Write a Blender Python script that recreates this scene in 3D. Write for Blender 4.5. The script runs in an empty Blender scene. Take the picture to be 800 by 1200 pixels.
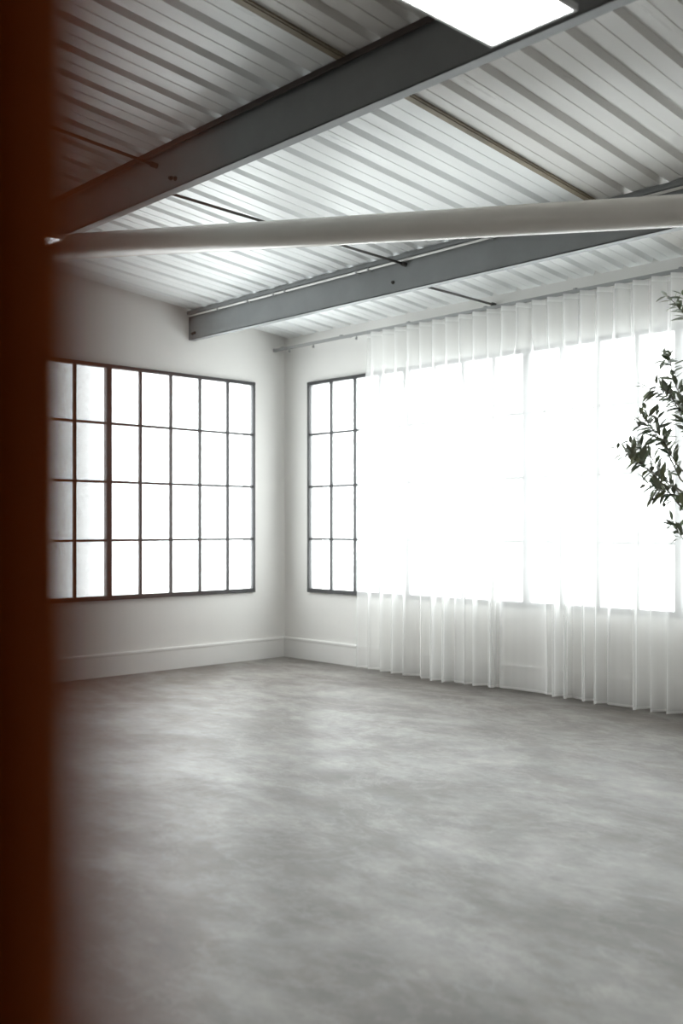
import bpy, bmesh, math, random
from mathutils import Vector, Matrix
random.seed(7)
S = bpy.context.scene
COL = S.collection

# ------------------------------------------------------------------ camera
cam_d = bpy.data.cameras.new('camera')
cam = bpy.data.objects.new('camera', cam_d); COL.objects.link(cam)
cam.location = (9.043, -7.642, 1.5)
cam.rotation_euler = (math.radians(90), 0, math.radians(46.6))
cam_d.sensor_fit = 'VERTICAL'; cam_d.sensor_height = 36.0; cam_d.sensor_width = 24.0
cam_d.lens = 35.7
cam_d.shift_y = 18.0 / 1200.0
cam_d.clip_start = 0.02
cam_d.dof.use_dof = True
cam_d.dof.focus_distance = 7.6
cam_d.dof.aperture_fstop = 1.45
S.camera = cam

# ------------------------------------------------------------------ sky (even white overcast) and exposure
W = bpy.data.worlds.new('overcast'); S.world = W; W.use_nodes = True
bg = W.node_tree.nodes['Background']
bg.inputs[0].default_value = (0.965, 0.99, 1.0, 1)
bg.inputs[1].default_value = 6.7
S.view_settings.view_transform = 'Standard'
S.view_settings.look = 'None'
S.view_settings.exposure = 0.0
S.view_settings.gamma = 1.0
S.view_settings.use_curve_mapping = False
cy = S.cycles
cy.use_denoising = True
cy.max_bounces = 10; cy.diffuse_bounces = 6; cy.glossy_bounces = 4
cy.transparent_max_bounces = 32; cy.transmission_bounces = 8
cy.caustics_reflective = False; cy.caustics_refractive = False
cy.sample_clamp_indirect = 8.0

def portal(name, loc, rot, sx, sy):
    """daylight portal in a window opening (adds no light, only guides sampling of the sky)"""
    l = bpy.data.lights.new(name, 'AREA'); l.shape = 'RECTANGLE'; l.size = sx; l.size_y = sy
    l.cycles.is_portal = True
    o = bpy.data.objects.new(name, l); COL.objects.link(o); o.location = loc; o.rotation_euler = rot
ZW0, ZW1 = 0.78, 3.135          # window sill and head
portal('sky_portal', (4.18, 0.10, (ZW0+ZW1)/2), (math.radians(-90), 0, 0), 7.6, ZW1-ZW0)
portal('sky_portal', (-0.10, -2.33, (ZW0+ZW1)/2), (math.radians(90), 0, math.radians(-90)), 3.8, ZW1-ZW0)

# ------------------------------------------------------------------ materials
def mat(name):
    m = bpy.data.materials.new(name); m.use_nodes = True
    nt = m.node_tree; return m, nt, nt.nodes['Principled BSDF'], nt.nodes, nt.links
def coords(nt, scale=(1, 1, 1), rot=(0, 0, 0)):
    tc = nt.nodes.new('ShaderNodeTexCoord'); mp = nt.nodes.new('ShaderNodeMapping')
    mp.inputs['Scale'].default_value = scale; mp.inputs['Rotation'].default_value = rot
    nt.links.new(tc.outputs['Object'], mp.inputs[0]); return mp.outputs[0]
def noise(nt, vec, scale, detail=4, rough=.5, dist=0):
    n = nt.nodes.new('ShaderNodeTexNoise'); n.inputs['Scale'].default_value = scale
    n.inputs['Detail'].default_value = detail; n.inputs['Roughness'].default_value = rough
    n.inputs['Distortion'].default_value = dist
    nt.links.new(vec, n.inputs['Vector']); return n.outputs[0]
def ramp(nt, fac, stops):
    r = nt.nodes.new('ShaderNodeValToRGB'); e = r.color_ramp.elements
    while len(e) < len(stops): e.new(.5)
    for el, (p, c) in zip(e, stops): el.position = p; el.color = (*c, 1) if len(c) == 3 else c
    nt.links.new(fac, r.inputs[0]); return r.outputs[0]
def bump(nt, height, strength, dist=.01):
    b = nt.nodes.new('ShaderNodeBump'); b.inputs['Strength'].default_value = strength
    b.inputs['Distance'].default_value = dist
    nt.links.new(height, b.inputs['Height']); return b.outputs[0]
def mixc(nt, fac, a, b, mode='MIX'):
    m = nt.nodes.new('ShaderNodeMix'); m.data_type = 'RGBA'; m.blend_type = mode
    for sock, v in ((m.inputs[0], fac), (m.inputs[6], a), (m.inputs[7], b)):
        if isinstance(v, (int, float)): sock.default_value = v
        elif isinstance(v, tuple): sock.default_value = (*v, 1)
        else: nt.links.new(v, sock)
    return m.outputs[2]
def paint(name, c, rough, var=.06, scale=3, bmp=0.0, bscale=60, metal=0, stretch=(1, 1, 1), spec=.5):
    m, nt, p, n, l = mat(name)
    v = coords(nt, stretch)
    lo = tuple(x*(1-var) for x in c); hi = tuple(min(1, x*(1+var)) for x in c)
    l.new(ramp(nt, noise(nt, v, scale, 6, .6), [(.3, lo), (.7, hi)]), p.inputs['Base Color'])
    p.inputs['Roughness'].default_value = rough; p.inputs['Metallic'].default_value = metal
    p.inputs['Specular IOR Level'].default_value = spec
    if bmp: l.new(bump(nt, noise(nt, v, bscale, 5), bmp), p.inputs['Normal'])
    return m
M_wall = paint('warm_white_plaster', (.84, .825, .80), .75, .015, 2, .08, 40)
M_base = paint('white_trim_paint', (.83, .815, .795), .45, .01, 2)
M_frame = paint('black_steel_paint', (.035, .034, .036), .45, .15, 8)
M_beam = paint('grey_steel_paint', (.255, .265, .27), .42, .10, 2.5, .05, 25)
M_brown_steel = paint('dark_brown_steel', (.075, .056, .052), .5, .2, 4)  # darker, browner tone for the nearer beam's top flange
M_pipe = paint('off_white_pipe_paint', (.86, .83, .78), .22, .04, 2)
M_rail = paint('brushed_aluminium', (.42, .42, .42), .35, .05, 10, metal=.6)
M_dark = paint('dark_steel', (.07, .065, .06), .5, .2, 10)
M_lap = paint('rust_stained_strip', (.26, .215, .15), .6, .35, 7, stretch=(1, .35, 1))
M_post = paint('dark_red_brown_timber', (.088, .0135, .0012), .9, .2, 5, stretch=(1, 1, .1), spec=0.0)
M_lit_edge = paint('post_lit_side', (.32, .085, .030), .8, .15, 5, stretch=(1, 1, .1), spec=0.0)  # post timber with the light on its side painted in
M_panelframe = paint('white_light_frame', (.62, .63, .63), .45, .02, 4)
M_bark = paint('olive_bark', (.16, .13, .10), .8, .3, 20, .5, 60)
M_olive = paint('olive_fruit_skin', (.05, .05, .03), .35, .2, 10)
M_pot = paint('pale_clay_pot', (.55, .53, .5), .7, .06, 5, .1, 30)
M_soil = paint('soil', (.06, .045, .03), .95, .4, 30, .8, 40)

def sheet_mat(name, c):
    m, nt, p, n, l = mat(name)
    v = coords(nt, (3.0, .25, 1))
    l.new(ramp(nt, noise(nt, v, 2.2, 7, .65), [(.3, tuple(x*.955 for x in c)), (.65, c)]), p.inputs['Base Color'])
    l.new(ramp(nt, noise(nt, v, 3, 5, .6), [(.3, (.26,)*3), (.7, (.40,)*3)]), p.inputs['Roughness'])
    v2 = coords(nt, (1.0, .45, 1))
    l.new(bump(nt, noise(nt, v2, 2.0, 2, .5), .12, .02), p.inputs['Normal'])
    p.inputs['Specular IOR Level'].default_value = .6
    return m
M_sheet_cool = sheet_mat('white_coated_sheet', (.87, .89, .89))
M_sheet_warm = sheet_mat('aged_white_coated_sheet', (.74, .725, .70))

def floor_mat():
    m, nt, p, n, l = mat('polished_concrete')
    v = coords(nt, (1, 1, 1)); vs = coords(nt, (.8, 1.25, 1), (0, 0, math.radians(25)))
    big = noise(nt, vs, 1.15, 13, .70, .2)
    fine = noise(nt, vs, 4.0, 12, .72, 0)
    c1 = ramp(nt, big, [(.32, (.080, .062, .051)), (.46, (.128, .108, .094)), (.55, (.195, .177, .162)), (.70, (.275, .257, .242))])
    c2 = ramp(nt, fine, [(.30, (.50,)*3), (.5, (1.0,)*3), (.66, (1.45,)*3)])
    c = mixc(nt, .8, c1, c2, 'MULTIPLY')
    veins = ramp(nt, noise(nt, vs, 1.3, 9, .7, .4), [(.48, (0, 0, 0)), (.505, (1, 1, 1)), (.53, (0, 0, 0))])
    c = mixc(nt, .14, c, mixc(nt, veins, (.20, .19, .175), (.55, .53, .50)), 'MIX')
    spk = ramp(nt, noise(nt, v, 45, 3, .6), [(.27, (.55,)*3), (.36, (1,)*3)])
    c = mixc(nt, .5, c, spk, 'MULTIPLY')
    l.new(c, p.inputs['Base Color'])
    l.new(ramp(nt, big, [(.3, (.52,)*3), (.7, (.38,)*3)]), p.inputs['Roughness'])
    l.new(bump(nt, fine, .08, .01), p.inputs['Normal'])
    p.inputs['Specular IOR Level'].default_value = 1.0
    return m
M_floor = floor_mat()

def glass_mat():
    m = bpy.data.materials.new('frosted_glass'); m.use_nodes = True
    nt = m.node_tree; nt.nodes.remove(nt.nodes['Principled BSDF'])
    out = nt.nodes['Material Output']
    tr = nt.nodes.new('ShaderNodeBsdfTransparent'); tr.inputs[0].default_value = (.97, .985, .98, 1)
    tl = nt.nodes.new('ShaderNodeBsdfTranslucent'); tl.inputs[0].default_value = (.92, .95, .95, 1)
    gl = nt.nodes.new('ShaderNodeBsdfGlossy'); gl.inputs[0].default_value = (1, 1, 1, 1); gl.inputs[1].default_value = .25
    a = nt.nodes.new('ShaderNodeMixShader'); a.inputs[0].default_value = .12
    b = nt.nodes.new('ShaderNodeMixShader'); b.inputs[0].default_value = .05
    nt.links.new(tr.outputs[0], a.inputs[1]); nt.links.new(tl.outputs[0], a.inputs[2])
    nt.links.new(a.outputs[0], b.inputs[1]); nt.links.new(gl.outputs[0], b.inputs[2])
    nt.links.new(b.outputs[0], out.inputs[0]); return m
M_glass = glass_mat()

def sheer_mat(name, open_frac):
    m = bpy.data.materials.new(name); m.use_nodes = True
    nt = m.node_tree; nt.nodes.remove(nt.nodes['Principled BSDF'])
    out = nt.nodes['Material Output']
    tr = nt.nodes.new('ShaderNodeBsdfTransparent')
    tl = nt.nodes.new('ShaderNodeBsdfTranslucent'); tl.inputs[0].default_value = (.985, .985, .98, 1)
    df = nt.nodes.new('ShaderNodeBsdfDiffuse'); df.inputs[0].default_value = (.985, .985, .975, 1)
    # an open weave passes less light the more obliquely a ray meets it: T = T0 ^ (1 / cos)
    g = nt.nodes.new('ShaderNodeNewGeometry')
    dt = nt.nodes.new('ShaderNodeVectorMath'); dt.operation = 'DOT_PRODUCT'
    nt.links.new(g.outputs['Normal'], dt.inputs[0]); nt.links.new(g.outputs['Incoming'], dt.inputs[1])
    def mth(op, a, b=0.0):
        k = nt.nodes.new('ShaderNodeMath'); k.operation = op
        for q, val in ((0, a), (1, b)):
            if isinstance(val, (int, float)): k.inputs[q].default_value = val
            else: nt.links.new(val, k.inputs[q])
        return k.outputs[0]
    c = mth('MAXIMUM', mth('ABSOLUTE', dt.outputs['Value']), .12)
    v = coords(nt, (1, 1, .03))
    weave = ramp(nt, noise(nt, v, 14, 2), [(.3, (open_frac-.015,)*3), (.7, (open_frac+.015,)*3)])
    fac = mth('SUBTRACT', 1.0, mth('POWER', weave, mth('DIVIDE', 1.0, c)))
    a = nt.nodes.new('ShaderNodeMixShader'); a.inputs[0].default_value = .37
    b = nt.nodes.new('ShaderNodeMixShader'); nt.links.new(fac, b.inputs[0])
    nt.links.new(df.outputs[0], a.inputs[1]); nt.links.new(tl.outputs[0], a.inputs[2])
    nt.links.new(tr.outputs[0], b.inputs[1]); nt.links.new(a.outputs[0], b.inputs[2])
    nt.links.new(b.outputs[0], out.inputs[0]); return m
M_sheer = sheer_mat('white_sheer_fabric', .50)
M_hem = sheer_mat('white_sheer_hem', .30)

def emit_mat():
    m, nt, p, n, l = mat('led_diffuser')
    p.inputs['Base Color'].default_value = (.9, .9, .9, 1)
    p.inputs['Emission Color'].default_value = (1, .985, .96, 1)
    p.inputs['Emission Strength'].default_value = 19.0
    return m
M_led = emit_mat()

def leaf_mat(name, top, under):
    m, nt, p, n, l = mat(name)
    g = nt.nodes.new('ShaderNodeNewGeometry')
    v = coords(nt)
    t = ramp(nt, noise(nt, v, 30, 3), [(.3, tuple(x*.75 for x in top)), (.7, tuple(x*1.25 for x in top))])
    l.new(mixc(nt, g.outputs['Backfacing'], t, under), p.inputs['Base Color'])
    p.inputs['Roughness'].default_value = .45
    return m
M_leaf = [leaf_mat('olive_leaf_dark', (.085, .120, .065), (.20, .22, .16)),
          leaf_mat('olive_leaf_mid', (.13, .17, .088), (.23, .26, .18)),
          leaf_mat('olive_leaf_olive', (.18, .195, .10), (.26, .27, .19))]

# ------------------------------------------------------------------ mesh helpers
def link(o, parent=None):
    COL.objects.link(o)
    if parent: o.parent = parent
    return o
def build(name, bm, m, parent=None, smooth=False):
    bmesh.ops.recalc_face_normals(bm, faces=bm.faces)
    me = bpy.data.meshes.new(name); bm.to_mesh(me); bm.free()
    if smooth:
        for f in me.polygons: f.use_smooth = True
    me.materials.append(m)
    return link(bpy.data.objects.new(name, me), parent)
def empty(name, loc=(0, 0, 0), parent=None):
    o = bpy.data.objects.new(name, None); o.location = loc; o.empty_display_size = .1
    return link(o, parent)
def tag(o, label, cat, group=None, kind=None):
    o['label'] = label; o['category'] = cat
    if group: o['group'] = group
    if kind: o['kind'] = kind
    return o
def box(bm, a, b, bev=0):
    x0, y0, z0 = (min(a[i], b[i]) for i in range(3)); x1, y1, z1 = (max(a[i], b[i]) for i in range(3))
    vs = [bm.verts.new(p) for p in ((x0,y0,z0),(x1,y0,z0),(x1,y1,z0),(x0,y1,z0),(x0,y0,z1),(x1,y0,z1),(x1,y1,z1),(x0,y1,z1))]
    fs = [bm.faces.new([vs[i] for i in q]) for q in ((3,2,1,0),(4,5,6,7),(0,1,5,4),(1,2,6,5),(2,3,7,6),(3,0,4,7))]
    if bev:
        es = {e for f in fs for e in f.edges}
        bmesh.ops.bevel(bm, geom=list(es), offset=bev, segments=2, affect='EDGES')
def bx(name, a, b, m, parent=None, bev=0):
    bm = bmesh.new(); box(bm, a, b, bev); return build(name, bm, m, parent)
def prism(bm, pts, axis, a, b):
    """extrude a 2D outline along axis 'x' or 'y' ; pts are (other horizontal, z)"""
    def P(t, q): return (t, q[0], q[1]) if axis == 'x' else (q[0], t, q[1])
    A = [bm.verts.new(P(a, q)) for q in pts]; B = [bm.verts.new(P(b, q)) for q in pts]
    n = len(pts)
    for i in range(n): bm.faces.new((A[i], A[(i+1) % n], B[(i+1) % n], B[i]))
    bm.faces.new(A[::-1]); bm.faces.new(B)
def tube(bm, p, q, r, r2=None, seg=16):
    p, q = Vector(p), Vector(q); d = (q-p)
    r2 = r if r2 is None else r2
    rot = d.to_track_quat('Z', 'Y').to_matrix().to_4x4()
    bmesh.ops.create_cone(bm, cap_ends=True, segments=seg, radius1=r, radius2=r2, depth=d.length,
                          matrix=Matrix.Translation((p+q)/2) @ rot)
def polytube(bm, pts, radii, seg=8):
    rings = []
    n = len(pts)
    for i, p in enumerate(pts):
        t = (Vector(pts[min(i+1, n-1)]) - Vector(pts[max(i-1, 0)])).normalized()
        q = t.to_track_quat('Z', 'Y')
        rings.append([bm.verts.new(Vector(p) + q @ Vector((math.cos(a)*radii[i], math.sin(a)*radii[i], 0)))
                      for a in (2*math.pi*k/seg for k in range(seg))])
    for a, b in zip(rings, rings[1:]):
        for k in range(seg): bm.faces.new((a[k], a[(k+1) % seg], b[(k+1) % seg], b[k]))
    bm.faces.new(rings[0][::-1]); bm.faces.new(rings[-1])
def sstep(a, b, x):
    t = max(0, min(1, (x-a)/(b-a))); return t*t*(3-2*t)

# ------------------------------------------------------------------ room shell
XR, YN = 12.5, -12.5            # far extents of the room, behind the camera
RS, RZ = 0.098, 3.69            # roof pitch and its height above the curtained wall
def roof(y): return RZ - RS*y

fl = bx('floor', (-.2, YN-.2, -.15), (XR+.2, .2, 0), M_floor)
tag(fl, 'mottled grey brown polished concrete floor', 'floor', kind='structure')

RW0, RW1 = 0.43, 7.96            # glazed width of the curtained wall
bm = bmesh.new()
box(bm, (-.2, 0, 0), (RW0, .2, 3.82)); box(bm, (RW1, 0, 0), (XR+.2, .2, 3.82))
box(bm, (RW0, 0, 0), (RW1, .2, ZW0)); box(bm, (RW0, 0, ZW1), (RW1, .2, 3.82))
tag(build('wall_right', bm, M_wall), 'warm white plaster wall behind the sheer curtain', 'wall', kind='structure')
LW0, LW1 = -0.46, -4.20
bm = bmesh.new()
def lwall(y0, y1, z0, z1=None):
    t0 = roof(y0)+.1 if z1 is None else z1; t1 = roof(y1)+.1 if z1 is None else z1
    prism(bm, [(y0, z0), (y1, z0), (y1, t1), (y0, t0)], 'x', -.2, 0)
lwall(0, LW0, 0); lwall(LW0, LW1, 0, ZW0); lwall(LW0, LW1, ZW1); lwall(LW1, YN, 0)
tag(build('wall_left', bm, M_wall), 'warm white plaster wall around the uncovered gridded window', 'wall', kind='structure')
bm = bmesh.new(); prism(bm, [(.2, 0), (YN, 0), (YN, roof(YN)+.1), (.2, roof(.2)+.1)], 'x', XR, XR+.2)
tag(build('wall_front', bm, M_wall), 'plain white wall behind the viewer, opposite the gridded window', 'wall', kind='structure')
tag(bx('wall_back', (-.2, YN-.2, 0), (XR+.2, YN, roof(YN)+.1), M_wall), 'plain white wall behind the viewer, opposite the curtain', 'wall', kind='structure')

# baseboards: tall board with a small stepped cap
prof = [(0, 0), (.020, 0), (.020, .200), (.026, .206), (.026, .226), (.018, .234), (0, .234)]
bm = bmesh.new(); prism(bm, [(-w, z) for w, z in prof], 'x', 0, XR)
tag(build('baseboard_right', bm, M_base), 'tall white baseboard under the curtained windows', 'baseboard', kind='structure')
bm = bmesh.new(); prism(bm, prof, 'y', -.026, YN)
tag(build('baseboard_left', bm, M_base), 'tall white baseboard under the uncovered gridded window', 'baseboard', kind='structure')

# corrugated roof sheets
ceil = empty('ceiling', (0, 0, RZ))
tag(ceil, 'pitched ceiling of white corrugated metal sheets', 'ceiling', kind='structure')
PITCH = .277; X0 = 5.01 - 18*PITCH - .0      # a rib centre sits on x = 5.01
def sheet_mesh(nrib, m):
    """profile from rib centre to rib centre, seen from below: wide pan, fine swage, recessed rib"""
    pr = []
    for k in range(nrib):
        b = k*PITCH
        pr += [(b+.016, .036), (b+.036, 0), (b+.133, 0), (b+.136, .0035), (b+.141, .0035), (b+.144, 0), (b+.241, 0), (b+.261, .036)]
    pr = [(0, .036)] + pr + [(nrib*PITCH, .036)]
    bm = bmesh.new(); ys = [0.0 + (YN)*i/24 for i in range(25)]
    lo = [[bm.verts.new((x, y, z - RS*y)) for x, z in pr] for y in ys]
    hi = [[bm.verts.new((x, y, z + .004 - RS*y)) for x, z in pr] for y in ys]
    n = len(pr)
    for j in range(24):
        for i in range(n-1):
            bm.faces.new((lo[j][i], lo[j][i+1], lo[j+1][i+1], lo[j+1][i]))
            bm.faces.new((hi[j][i], hi[j+1][i], hi[j+1][i+1], hi[j][i+1]))
    bmesh.ops.recalc_face_normals(bm, faces=bm.faces)
    me = bpy.data.meshes.new('roof_sheet'); bm.to_mesh(me); bm.free(); me.materials.append(m); return me
me_c, me_w = sheet_mesh(4, M_sheet_cool), sheet_mesh(4, M_sheet_warm)
xs = 5.01
for i in range(-5, 7):
    o = bpy.data.objects.new('roof_sheet', me_w if i >= 0 else me_c)
    o.location = (5.01 + i*4*PITCH, 0, 0); link(o, ceil)
# rust stained strip along the lap at x = 5.01
bm = bmesh.new()
for (xa, xb, dz) in ((-.022, .020, .0), (.036, .043, -.003)):
    vs = []
    for y in (-1.36, YN):
        for x, z in ((xa, -.010), (xb, -.010), (xb, .004), (xa, .004)):
            vs.append(bm.verts.new((5.01+x, y, z+dz-RS*y)))
    for q in ((0,1,5,4),(1,2,6,5),(2,3,7,6),(3,0,4,7),(3,2,1,0),(4,5,6,7)): bm.faces.new([vs[k] for k in q])
lap = build('lap_strip', bm, M_lap, ceil); lap['label'] = 'rust stained brown lap strip'

# ------------------------------------------------------------------ windows
def window(name, side, u0, cols, cw, label, z0=ZW0, z1=ZW1, rows=4):
    def P(u, w, z): return (u, -w, z) if side == 'r' else (w, -u, z)
    u1 = u0 + cols*cw
    root = empty(name, P(u0, 0, z0)); inv = Matrix.Translation(-root.location)
    tag(root, label, 'window', kind='structure')
    fw, fb, m2, rh = .028, .044, .0140, (z1-z0)/rows
    bm = bmesh.new()
    for a, b in (((u0, -.03, z0-.012), (u1, .036, z0+fb-.012)), ((u0, -.03, z1-.032), (u1, .036, z1+.004)),
                 ((u0, -.03, z0), (u0+fw, .034, z1)), ((u1-fw, -.03, z0), (u1, .034, z1))):
        box(bm, P(*a), P(*b), .003)
    bm.transform(inv); build('window_frame', bm, M_frame, root)
    for c in range(1, cols):
        bm = bmesh.new(); u = u0+c*cw
        box(bm, P(u-m2, -.012, z0+.02), P(u+m2, .024, z1-.02), .003); bm.transform(inv)
        build('muntin', bm, M_frame, root)
    for r in range(1, rows):
        bm = bmesh.new(); z = z0+r*rh
        box(bm, P(u0+.02, -.011, z-m2*.85), P(u1-.02, .021, z+m2*.85), .003); bm.transform(inv)
        build('glazing_bar', bm, M_frame, root)
    bm = bmesh.new(); box(bm, P(.004, -.003, .004), P(cw-.004, .003, rh-.004))
    me = None
    for c in range(cols):
        for r in range(rows):
            if me is None:
                o = build('pane', bm, M_glass, root); me = o.data
            else:
                o = link(bpy.data.objects.new('pane', me), root)
            o.location = Vector(P(u0+c*cw, 0, z0+r*rh)) - root.location
    return root
CWL, CWR = (2.33-.46)/5, 1.506/4
window('window_1', 'l', .46, 5, CWL, 'black steel gridded window, five panes wide, on the uncovered wall nearest the corner')
window('window_2', 'l', 2.33, 5, CWL, 'black steel gridded window cut off by the dark blurred post')
lab = ['black steel gridded window beside the corner, its left panes clear of the curtain',
       'gridded window wholly veiled by the sheer curtain, between the corner one and the middle',
       'gridded window veiled by the curtain, left of the olive branches',
       'gridded window behind the olive branches and curtain at the right edge',
       'gridded window past the olive tree, out beyond the right edge']
for k in range(5):
    window('window_%d' % (k+3), 'r', RW0 + k*4*CWR, 4, CWR, lab[k])

# ------------------------------------------------------------------ roof beams (Z shaped steel purlins)
def hexbolt(parent, p, n, r=.011, l=.02, m=M_dark):
    bm = bmesh.new(); p = Vector(p); n = Vector(n)
    tube(bm, p, p+n*l*.35, r*1.45, seg=16); tube(bm, p+n*l*.35, p+n*l, r, seg=6)
    return build('bolt', bm, m, parent)
def beam(yw, zb, label, bolts, top=M_beam, x1=XR):
    zt = roof(yw) - .022
    root = tag(empty('roof_beam', (0, 0, 0)), label, 'beam', 'grey steel roof beams')
    bx('web', (.0, yw, zb), (x1, yw+.010, zt), M_beam, root, .002)
    bm = bmesh.new(); box(bm, (0, yw, zb-.001), (x1, yw+.072, zb+.010), .002)
    box(bm, (0, yw+.062, zb), (x1, yw+.072, zb+.030), .002)
    build('bottom_flange', bm, M_beam, root)
    bm = bmesh.new(); prism(bm, [(yw-.035, roof(yw-.035)-.024), (yw+.01, roof(yw+.01)-.024), (yw+.01, roof(yw+.01)-.010), (yw-.035, roof(yw-.035)-.010)], 'x', 0, x1)
    box(bm, (0, yw-.035, zt-.022), (x1, yw-.029, zt+.004))
    build('top_flange', bm, top, root)
    bx('end_plate', (0, yw-.012, zb-.004), (.014, yw+.078, zt-.02), M_beam, root, .002)
    for x, z in bolts: hexbolt(root, (x, yw, z), (0, -1, 0))
    return root
B1Y, B1Z, B2Y, B2Z = -3.81, 3.755, -1.335, 3.510
beam(B2Y, B2Z, 'long grey steel roof beam meeting the uncovered wall near the corner', [(.06, 3.57), (.10, 3.575), (3.02, 3.60)])
beam(B1Y, B1Z, 'dark grey steel roof beam overhead, higher and nearer the viewer', [(3.34, 3.83), (3.39, 3.815)], M_brown_steel)

# conduit clipped under the top flange of the farther beam
co = tag(empty('conduit', (0, B2Y-.024, 3.758)), 'thin pale conduit clipped along the top of the farther beam', 'conduit')
bm = bmesh.new(); tube(bm, (.02, -.005, 0), (8.5, -.005, 0), .010, seg=10); build('pipe_run', bm, M_base, co, True)
for x in (.55, 1.05, 1.45, 1.62, 2.6, 2.75, 4.1, 5.4, 6.6):
    bx('clip', (x-.010, -.018, -.014), (x+.010, .0235, .012), M_rail, co)

# threaded tie rods between the beams
def rod(p, q, label, nut=True):
    r = tag(empty('tie_rod', p), label, 'rod', 'dark tie rods under the roof')
    d = Vector(q)-Vector(p)
    bm = bmesh.new(); tube(bm, (0, 0, 0), d, .011, seg=10); build('shaft', bm, M_dark, r, True)
    if nut:
        bm = bmesh.new(); n = d.normalized(); tube(bm, d-n*.05, d, .020, seg=6); build('nut', bm, M_dark, r)
        bm = bmesh.new(); tube(bm, n*.0, n*.05, .020, seg=6); build('nut', bm, M_dark, r)
rod((2.78, B1Y+.012, 3.955), (3.17, B2Y-.002, 3.725), 'dark tie rod crossing behind the white pipe between both beams')
rod((3.22, B2Y+.012, 3.567), (3.07, -.001, 3.600), 'short dark tie rod from the farther beam to the curtained wall')
rod((3.00, -6.2, 4.20), (3.17, B1Y-.002, 3.955), 'dark tie rod above the nearer beam beside the blurred post')

# ------------------------------------------------------------------ big white diagonal pipe
PA, PB = Vector((0.012, -4.780, 3.750)), Vector((8.4, -1.035, 3.219))
pipe = tag(empty('brace_pipe', PA), 'thick off white steel pipe slung diagonally below the roof beams', 'pipe')
bm = bmesh.new(); tube(bm, (0, 0, 0), PB-PA, .094, seg=48); build('pipe_body', bm, M_pipe, pipe, True)
pd = (PB-PA).normalized()
for t in (0.0, 1.0):
    c = (PB-PA)*t
    bm = bmesh.new(); tube(bm, c-pd*.012, c+pd*.012, .103, seg=32); build('end_cap', bm, M_pipe, pipe)
for y, ztop in ((B2Y+.04, B2Z-.002),):
    t = (y-PA.y)/(PB.y-PA.y); c = PA.lerp(PB, t)-PA
    bm = bmesh.new()
    tube(bm, c+Vector((0, 0, .09)), c+Vector((0, 0, ztop-(PA+c).z)), .010, seg=10); build('hanger', bm, M_pipe, pipe)

# ------------------------------------------------------------------ LED light panels
def led(x0, x1, y0, y1, z, label):
    r = tag(empty('ceiling_light', ((x0+x1)/2, (y0+y1)/2, z)), label, 'light', 'flat light panels hung under the roof')
    hx, hy = (x1-x0)/2, (y1-y0)/2; f = .016
    bm = bmesh.new()
    for a, b in (((-hx-f, -hy-f, 0), (hx+f, -hy, .030)), ((-hx-f, hy, 0), (hx+f, hy+f, .030)),
                 ((-hx-f, -hy, 0), (-hx, hy, .030)), ((hx, -hy, 0), (hx+f, hy, .030))): box(bm, a, b, .002)
    build('frame', bm, M_panelframe, r)
    bx('diffuser', (-hx, -hy, .004), (hx, hy, .012), M_led, r)
    bx('housing', (-hx, -hy, .013), (hx, hy, .028), M_panelframe, r)
    for sx in (-1, 1):
        for sy in (-1, 1):
            bm = bmesh.new(); px, py = sx*hx*.8, sy*hy*.85
            tube(bm, (px, py, .026), (px, py, roof((y0+y1)/2+py)-z), .003, seg=6); build('suspension_wire', bm, M_rail, r)
led(6.342, 6.744, -5.40, -4.206, 3.55, 'bright white light panel at the top edge beside the nearer beam')
for x, y, t in ((10.88, -4.80, 'unseen light panel added beyond the right edge, in line with the lit one at the top'),  # unseen panel added to brighten the room and the floor at right
                ):
    led(x-.2, x+.2, y-.6, y+.6, 3.55, t)
led(2.006, 2.408, -5.31, -4.118, 3.55, 'light panel whose lit corner peeks out beside the dark post')

# ------------------------------------------------------------------ curtain rail
ZR, YR = 3.535, -.16
CX0, CX1 = 1.52, 8.05
rail = tag(empty('curtain_rail', (0, YR, ZR)), 'slim grey metal curtain rail running from the corner along the wall', 'curtain rail')
bm = bmesh.new(); prism(bm, [(-.014, -.012), (-.006, -.012), (-.006, -.006), (.006, -.006), (.006, -.012), (.014, -.012), (.014, .016), (-.014, .016)], 'x', .002, CX1+.25)
build('track', bm, M_rail, rail)
bx('end_cap', (.001, -.018, -.016), (.03, .018, .020), M_rail, rail, .002)
for k in range(9):
    x = .14 + k*.98
    bm = bmesh.new(); box(bm, (x-.012, -.012, .016), (x+.012, .012, .024)); box(bm, (x-.012, -.004, .020), (x+.012, .149, .030))
    build('bracket', bm, M_rail, rail)
for x in (.275, .68, 1.36):
    bm = bmesh.new(); tube(bm, (x, 0, -.008), (x, 0, -.030), .006, seg=8); tube(bm, (x, -.002, -.030), (x, -.002, -.052), .014, .012, seg=10)
    build('glider', bm, M_rail, rail)

# ------------------------------------------------------------------ sheer curtain
cur = tag(empty('sheer_curtain', ((CX0+CX1)/2, YR, 0)), 'long white sheer curtain hanging in soft folds from the rail', 'curtain')
P0 = .1665
NW = int(round((CX1-CX0)/P0)); PW = (CX1-CX0)/NW
gaps = [(2.80, .055), (3.54, .135), (4.10, .045), (4.50, .075), (5.40, .10), (6.2, .10), (7.05, .06)]   # centre, half width of a flat stretch
rc = random.Random(21)
ph = [rc.uniform(0, 6.28) for _ in range(12)]
def gapness(x):
    return max(math.exp(-((x-c)/(w*.95))**4) for c, w in gaps)
def spread(x):
    d = .022*math.sin(x*8.3+ph[0]) + .014*math.sin(x*15.1+ph[1])
    for c, w in gaps:
        t = (x-c)/w; d += 1.6*w*t*math.exp(-t*t/2)
    return d
SEG, ROWS = 18, 44
ampr = [rc.uniform(.65, 1.25) for _ in range(NW+2)]
ZTOP, ZHEM = ZR-.019, .022
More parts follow.
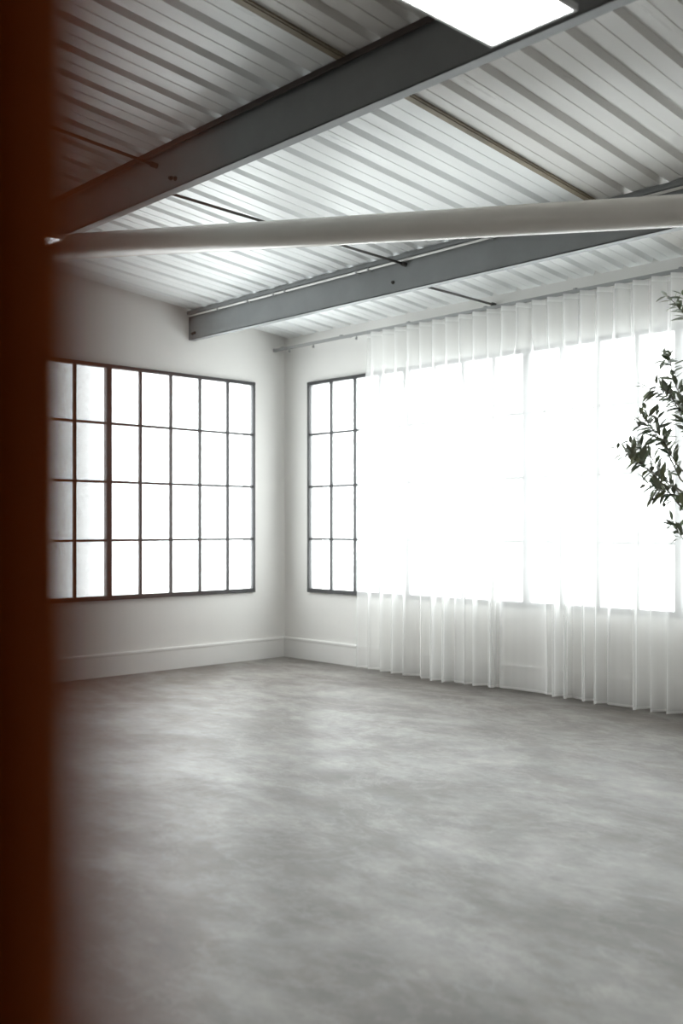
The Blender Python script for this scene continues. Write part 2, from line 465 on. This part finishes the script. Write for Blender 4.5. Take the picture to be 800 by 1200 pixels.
def cloth_point(i, v):
    s = i/SEG; fr = i/(NW*SEG)
    k = int(s); f = s-k; amp_loc = ampr[k]*(1-f)+ampr[min(k+1, NW+1)]*f
    xt = CX0 + fr*(CX1-CX0)
    bl = sstep(.07, .26, v)*.8 + .2*sstep(.26, 1, v)
    x = xt + spread(xt)*bl - .10*bl*math.exp(-((xt-CX0)/.25)**2)
    x += .012*v*math.sin(s*1.7+ph[3]+2*v)
    g = gapness(xt)
    A = .058*(1-bl) + bl*((.086*amp_loc)*(1-g) + .005*g)
    th = 2*math.pi*s + .9*bl*math.sin(s*.83+ph[5])
    w = math.sin(th) + .18*math.sin(2*th+.6)*(1-bl)
    y = YR - .005 + A*w + .010*v*math.sin(x*2.3+ph[6])
    # keep the wave rounded: lean the folds a little sideways
    x += .016*math.sin(2*th)*(1-g)
    z = ZTOP*(1-v) + ZHEM*v + (.008*math.sin(x*3.1+ph[7])*v)
    z += (.006*math.cos(th)*(1-sstep(0, .05, v)))
    return Vector((x, y, z)) - cur.location
def cloth(name, v0, v1, rows, m, off=0.0):
    bm = bmesh.new(); grid = []
    for j in range(rows+1):
        v = v0 + (v1-v0)*j/rows
        grid.append([bm.verts.new(cloth_point(i, v)+Vector((0, off, 0))) for i in range(NW*SEG+1)])
    for j in range(rows):
        for i in range(NW*SEG): bm.faces.new((grid[j][i], grid[j][i+1], grid[j+1][i+1], grid[j+1][i]))
    return build(name, bm, m, cur, True)
cloth('fabric', 0.012, .994, ROWS, M_sheer)
cloth('heading_tape', 0.0, .012, 2, M_hem)
cloth('hem', .994, 1.0, 2, M_hem)

# ------------------------------------------------------------------ olive tree
TB = Vector((5.964, -.928, 0)); RT = Vector((.687, .7266, 0)); FW = Vector((-.7266, .687, 0))
tree = tag(empty('olive_tree', TB), 'olive tree reaching in from the right edge with narrow green leaves', 'tree')
def TP(u, z, w=0): return RT*u + FW*w + Vector((0, 0, z))
bm = bmesh.new()
ringp = [(.17, 0), (.19, .02), (.235, .38), (.245, .40), (.245, .43), (.215, .43), (.205, .36)]
rings = [[bm.verts.new((r*math.cos(a), r*math.sin(a), z)) for a in (2*math.pi*k/32 for k in range(32))] for r, z in ringp]
for a, b in zip(rings, rings[1:]):
    for k in range(32): bm.faces.new((a[k], a[(k+1) % 32], b[(k+1) % 32], b[k]))
bm.faces.new(rings[0][::-1]); build('pot', bm, M_pot, tree, True)
bm = bmesh.new(); tube(bm, (0, 0, .33), (0, 0, .37), .207, seg=32); build('soil', bm, M_soil, tree)
trunk = [(0, 0, .35), (.03, .01, .7), (-.02, .03, 1.05), (.02, 0, 1.4), (-.02, -.02, 1.8), (.01, 0, 2.3), (-.03, .02, 2.75)]
bm = bmesh.new(); polytube(bm, trunk, [.035, .031, .028, .025, .02, .014, .007], 10); build('trunk', bm, M_bark, tree, True)

def leaf_mesh(m, curl):
    bm = bmesh.new(); prof = [(0, .03), (.18, .55), (.42, 1.0), (.68, .82), (.88, .38), (1, .02)]
    rows = []
    for t, w in prof:
        z = -curl*t*t; hw = w*.165
        rows.append([bm.verts.new((t, hw, z+.03*w)), bm.verts.new((t, 0, z)), bm.verts.new((t, -hw, z+.03*w))])
    for a, b in zip(rows, rows[1:]):
        for k in (0, 1): bm.faces.new((a[k], a[k+1], b[k+1], b[k]))
    me = bpy.data.meshes.new('leaf'); bm.normal_update(); bm.faces.ensure_lookup_table()
    if bm.faces[0].normal.z < 0:
        for f in bm.faces: f.normal_flip()
    bm.to_mesh(me); bm.free()
    me.materials.append(m)
    for p in me.polygons: p.use_smooth = True
    return me
leaves = [leaf_mesh(M_leaf[i % 3], (.08, .20, .32, .14)[i % 4]) for i in range(12)]
rt = random.Random(5)
def along(pts, t):
    n = len(pts)-1; k = min(int(t*n), n-1); f = t*n-k
    a, b = Vector(pts[k]), Vector(pts[k+1]); return a.lerp(b, f), (b-a).normalized()
def leaf_matrix(p, d, length):
    up = Vector((rt.uniform(-.5, .5), rt.uniform(-.5, .5), 1)).normalized()
    y = up.cross(d).normalized(); z = d.cross(y)
    m = Matrix((d, y, z)).transposed().to_4x4()
    return Matrix.Translation(p) @ m @ Matrix.Scale(length, 4)
stuff = bmesh.new(); todo = []
def twig_leaves(pts, t0, step, visible, lmin=.078, lmax=.122):
    L = sum((Vector(b)-Vector(a)).length for a, b in zip(pts, pts[1:]))
    n = int(L*(1-t0)/step); side = 1
    for i in range(n+1):
        t = t0 + (1-t0)*(i/max(1, n))
        p, d = along(pts, min(t, .999))
        for side in (-1, 1):
            if rt.random() < .12: continue
            perp = d.cross(Vector((rt.uniform(-1, 1), rt.uniform(-1, 1), rt.uniform(-1, 1)))).normalized()*1.0
            dd = (d*rt.uniform(.45, .8) + perp*side*rt.uniform(.6, 1.0) + Vector((0, 0, rt.uniform(-.45, .2)))).normalized()
            m = leaf_matrix(p, dd, rt.uniform(lmin, lmax)*(.8 if t > .93 else 1))
            me = rt.choice(leaves)
            if t0 < 1: todo.append((m, me))
def branch(pts, r0, visible, twigs, t0=.35, step=.030):
    bm = bmesh.new(); n = len(pts)
    polytube(bm, pts, [r0*(1-.8*i/(n-1)) for i in range(n)], 6); build('branch', bm, M_bark, tree, True)
    twig_leaves(pts, t0, step, visible)
    for k in range(twigs):
        p, d = along(pts, rt.uniform(.52, .93))
        dd = (d + Vector((rt.uniform(-.9, .9), rt.uniform(-.9, .9), rt.uniform(-.3, .7)))).normalized()
        ln = rt.uniform(.11, .18); q = [p, p+dd*ln*.5, p+dd*ln+Vector((0, 0, -.02))]
        bm = bmesh.new(); polytube(bm, q, [.003, .0025, .0015], 5); build('twig', bm, M_bark, tree, True)
        twig_leaves(q, .2, step*.8, visible)
shown = [
  ([(0,1.15,0),(-.197,1.376,-.03),(-.45,1.573,-.08),(-.631,1.793,-.10),(-.777,1.922,-.12),(-.935,2.020,-.12)], .009, 2, .45),
  ([(0,1.35,0),(-.197,1.601,.04),(-.45,1.827,.08),(-.552,2.052,.10),(-.647,2.181,.08),(-.730,2.265,.05)], .008, 2, .42),
  ([(0,1.55,0),(-.282,1.827,-.10),(-.462,2.052,-.15),(-.507,2.249,-.16),(-.591,2.378,-.15),(-.675,2.445,-.12)], .008, 1, .45),
  ([(0,1.9,0),(-.282,2.164,.05),(-.422,2.333,.08),(-.49,2.502,.10),(-.518,2.68,.10)], .007, 1, .45),
  ([(-.02,2.35,0),(-.225,2.615,0),(-.366,2.812,-.03),(-.467,2.924,-.05),(-.52,2.985,-.05)], .006, 1, .5),
  ([(0,1.05,0),(-.225,1.264,.05),(-.422,1.404,.08),(-.480,1.500,.1)], .007, 0, .75),
  ([(0,1.25,0),(-.253,1.489,-.12),(-.479,1.686,-.2),(-.630,1.725,-.22),(-.72,1.752,-.22)], .007, 2, .5),
  ([(-.1,1.45,0),(-.338,1.686,.12),(-.518,1.827,.18),(-.619,1.995,.2),(-.705,2.07,.2)], .007, 2, .45),
  ([(-.05,1.30,0),(-.30,1.55,-.05),(-.52,1.75,-.04),(-.66,1.87,0),(-.80,1.95,.03)], .007, 1, .5),
  ([(-.05,1.50,0),(-.30,1.75,.10),(-.50,1.93,.02),(-.62,2.10,-.05),(-.70,2.19,-.06)], .007, 1, .5),
  ([(-.02,1.80,0),(-.28,2.00,.02),(-.45,2.20,0),(-.53,2.35,-.03),(-.60,2.41,-.04)], .006, 1, .5)]
for pts, r, tw, t0 in shown:
    branch([TP(u, z, w) for u, z, w in pts], r, True, tw+1, t0, .033)
# the rest of the crown, beyond the right edge of the photograph
for k in range(16):
    a = rt.uniform(-1.5, 1.5); z0 = rt.uniform(1.2, 2.5); ln = rt.uniform(.28, .60)
    u, w = math.cos(a)*ln*.42, math.sin(a)*ln*.45 - .10
    pts = [TP(.0, z0, 0), TP(u*.5, z0+.18, w*.5), TP(u*.85, z0+.35, w*.85), TP(u, z0+.45, w)]
    branch(pts, .007, False, 3, .35, .034)
def reach(q):
    c = q[0] @ Vector((.5, 0, 0)); return c.dot(RT)
todo.sort(key=reach)
for k, (m, me) in enumerate(todo):        # the 300 that reach farthest into the room are single leaves, the rest one mass
    if k < 300:
        o = bpy.data.objects.new('leaf', me); link(o, tree); o.matrix_local = m
    else:
        vs = [stuff.verts.new(m @ v.co) for v in me.vertices]
        for pl in me.polygons: stuff.faces.new([vs[q] for q in pl.vertices])
so = build('foliage', stuff, M_leaf[1], tree, True); so['kind'] = 'stuff'
for u, z, w in ((-.60,2.40,-.13), (-.68,1.77,-.2), (-.73,1.69,-.2), (-.49,2.56,.1), (-.44,2.46,.08), (-.62,1.65,-.1), (-.74,2.20,.05), (-.52,2.28,-.12)):
    bm = bmesh.new(); bmesh.ops.create_uvsphere(bm, u_segments=10, v_segments=7, radius=.011, matrix=Matrix.Translation(TP(u, z, w)) @ Matrix.Scale(1.35, 4, (0, 0, 1)))
    build('olive_fruit', bm, M_olive, tree, True)

# ------------------------------------------------------------------ dark timber post right beside the camera
V = Vector((-.7266, .6871, 0)); R = Vector((.6871, .7266, 0))
edge = Vector((9.043, -7.642, 0)) + V*.0926 - R*.0252
post = tag(empty('timber_post', edge), 'dark red brown timber post close up and blurred down the left edge', 'post')
post.rotation_euler = (0, 0, math.radians(46.6))
ztop = roof(edge.y) + .0
bm = bmesh.new()
prof = [(-.002, 0), (-.10, 0), (-.10, .048), (-.03, .048), (-.03, .036), (-.001, .036), (0, .035), (0, .002)]
A = [bm.verts.new((x, y, .0)) for x, y in prof]; B = [bm.verts.new((x, y, ztop-.03)) for x, y in prof]
for i in range(len(prof)): bm.faces.new((A[i], A[(i+1) % len(prof)], B[(i+1) % len(prof)], B[i]))
bm.faces.new(A[::-1]); bm.faces.new(B)
build('shaft', bm, M_post, post)
bm = bmesh.new()
pb = [(-.001, .010)] + [(.0018*math.sin(math.pi*k/6), .012+.0225*k/6) for k in range(7)] + [(-.001, .0365)]
A = [bm.verts.new((x, y, .12)) for x, y in pb]; B = [bm.verts.new((x, y, ztop-.03)) for x, y in pb]
for i in range(len(pb)): bm.faces.new((A[i], A[(i+1) % len(pb)], B[(i+1) % len(pb)], B[i]))
bm.faces.new(A[::-1]); bm.faces.new(B)
eb = build('lit_edge_strip', bm, M_lit_edge, post); eb['label'] = 'added edge strip, lighter red brown with side light painted in'  # added strip, its paler colour stands for light on the post's side
bx('base_block', (-.105, -.004, 0), (.004, .052, .12), M_post, post, .004)
bx('head_plate', (-.15, -.02, ztop-.03), (.02, .09, ztop-.01), M_post, post, .003)
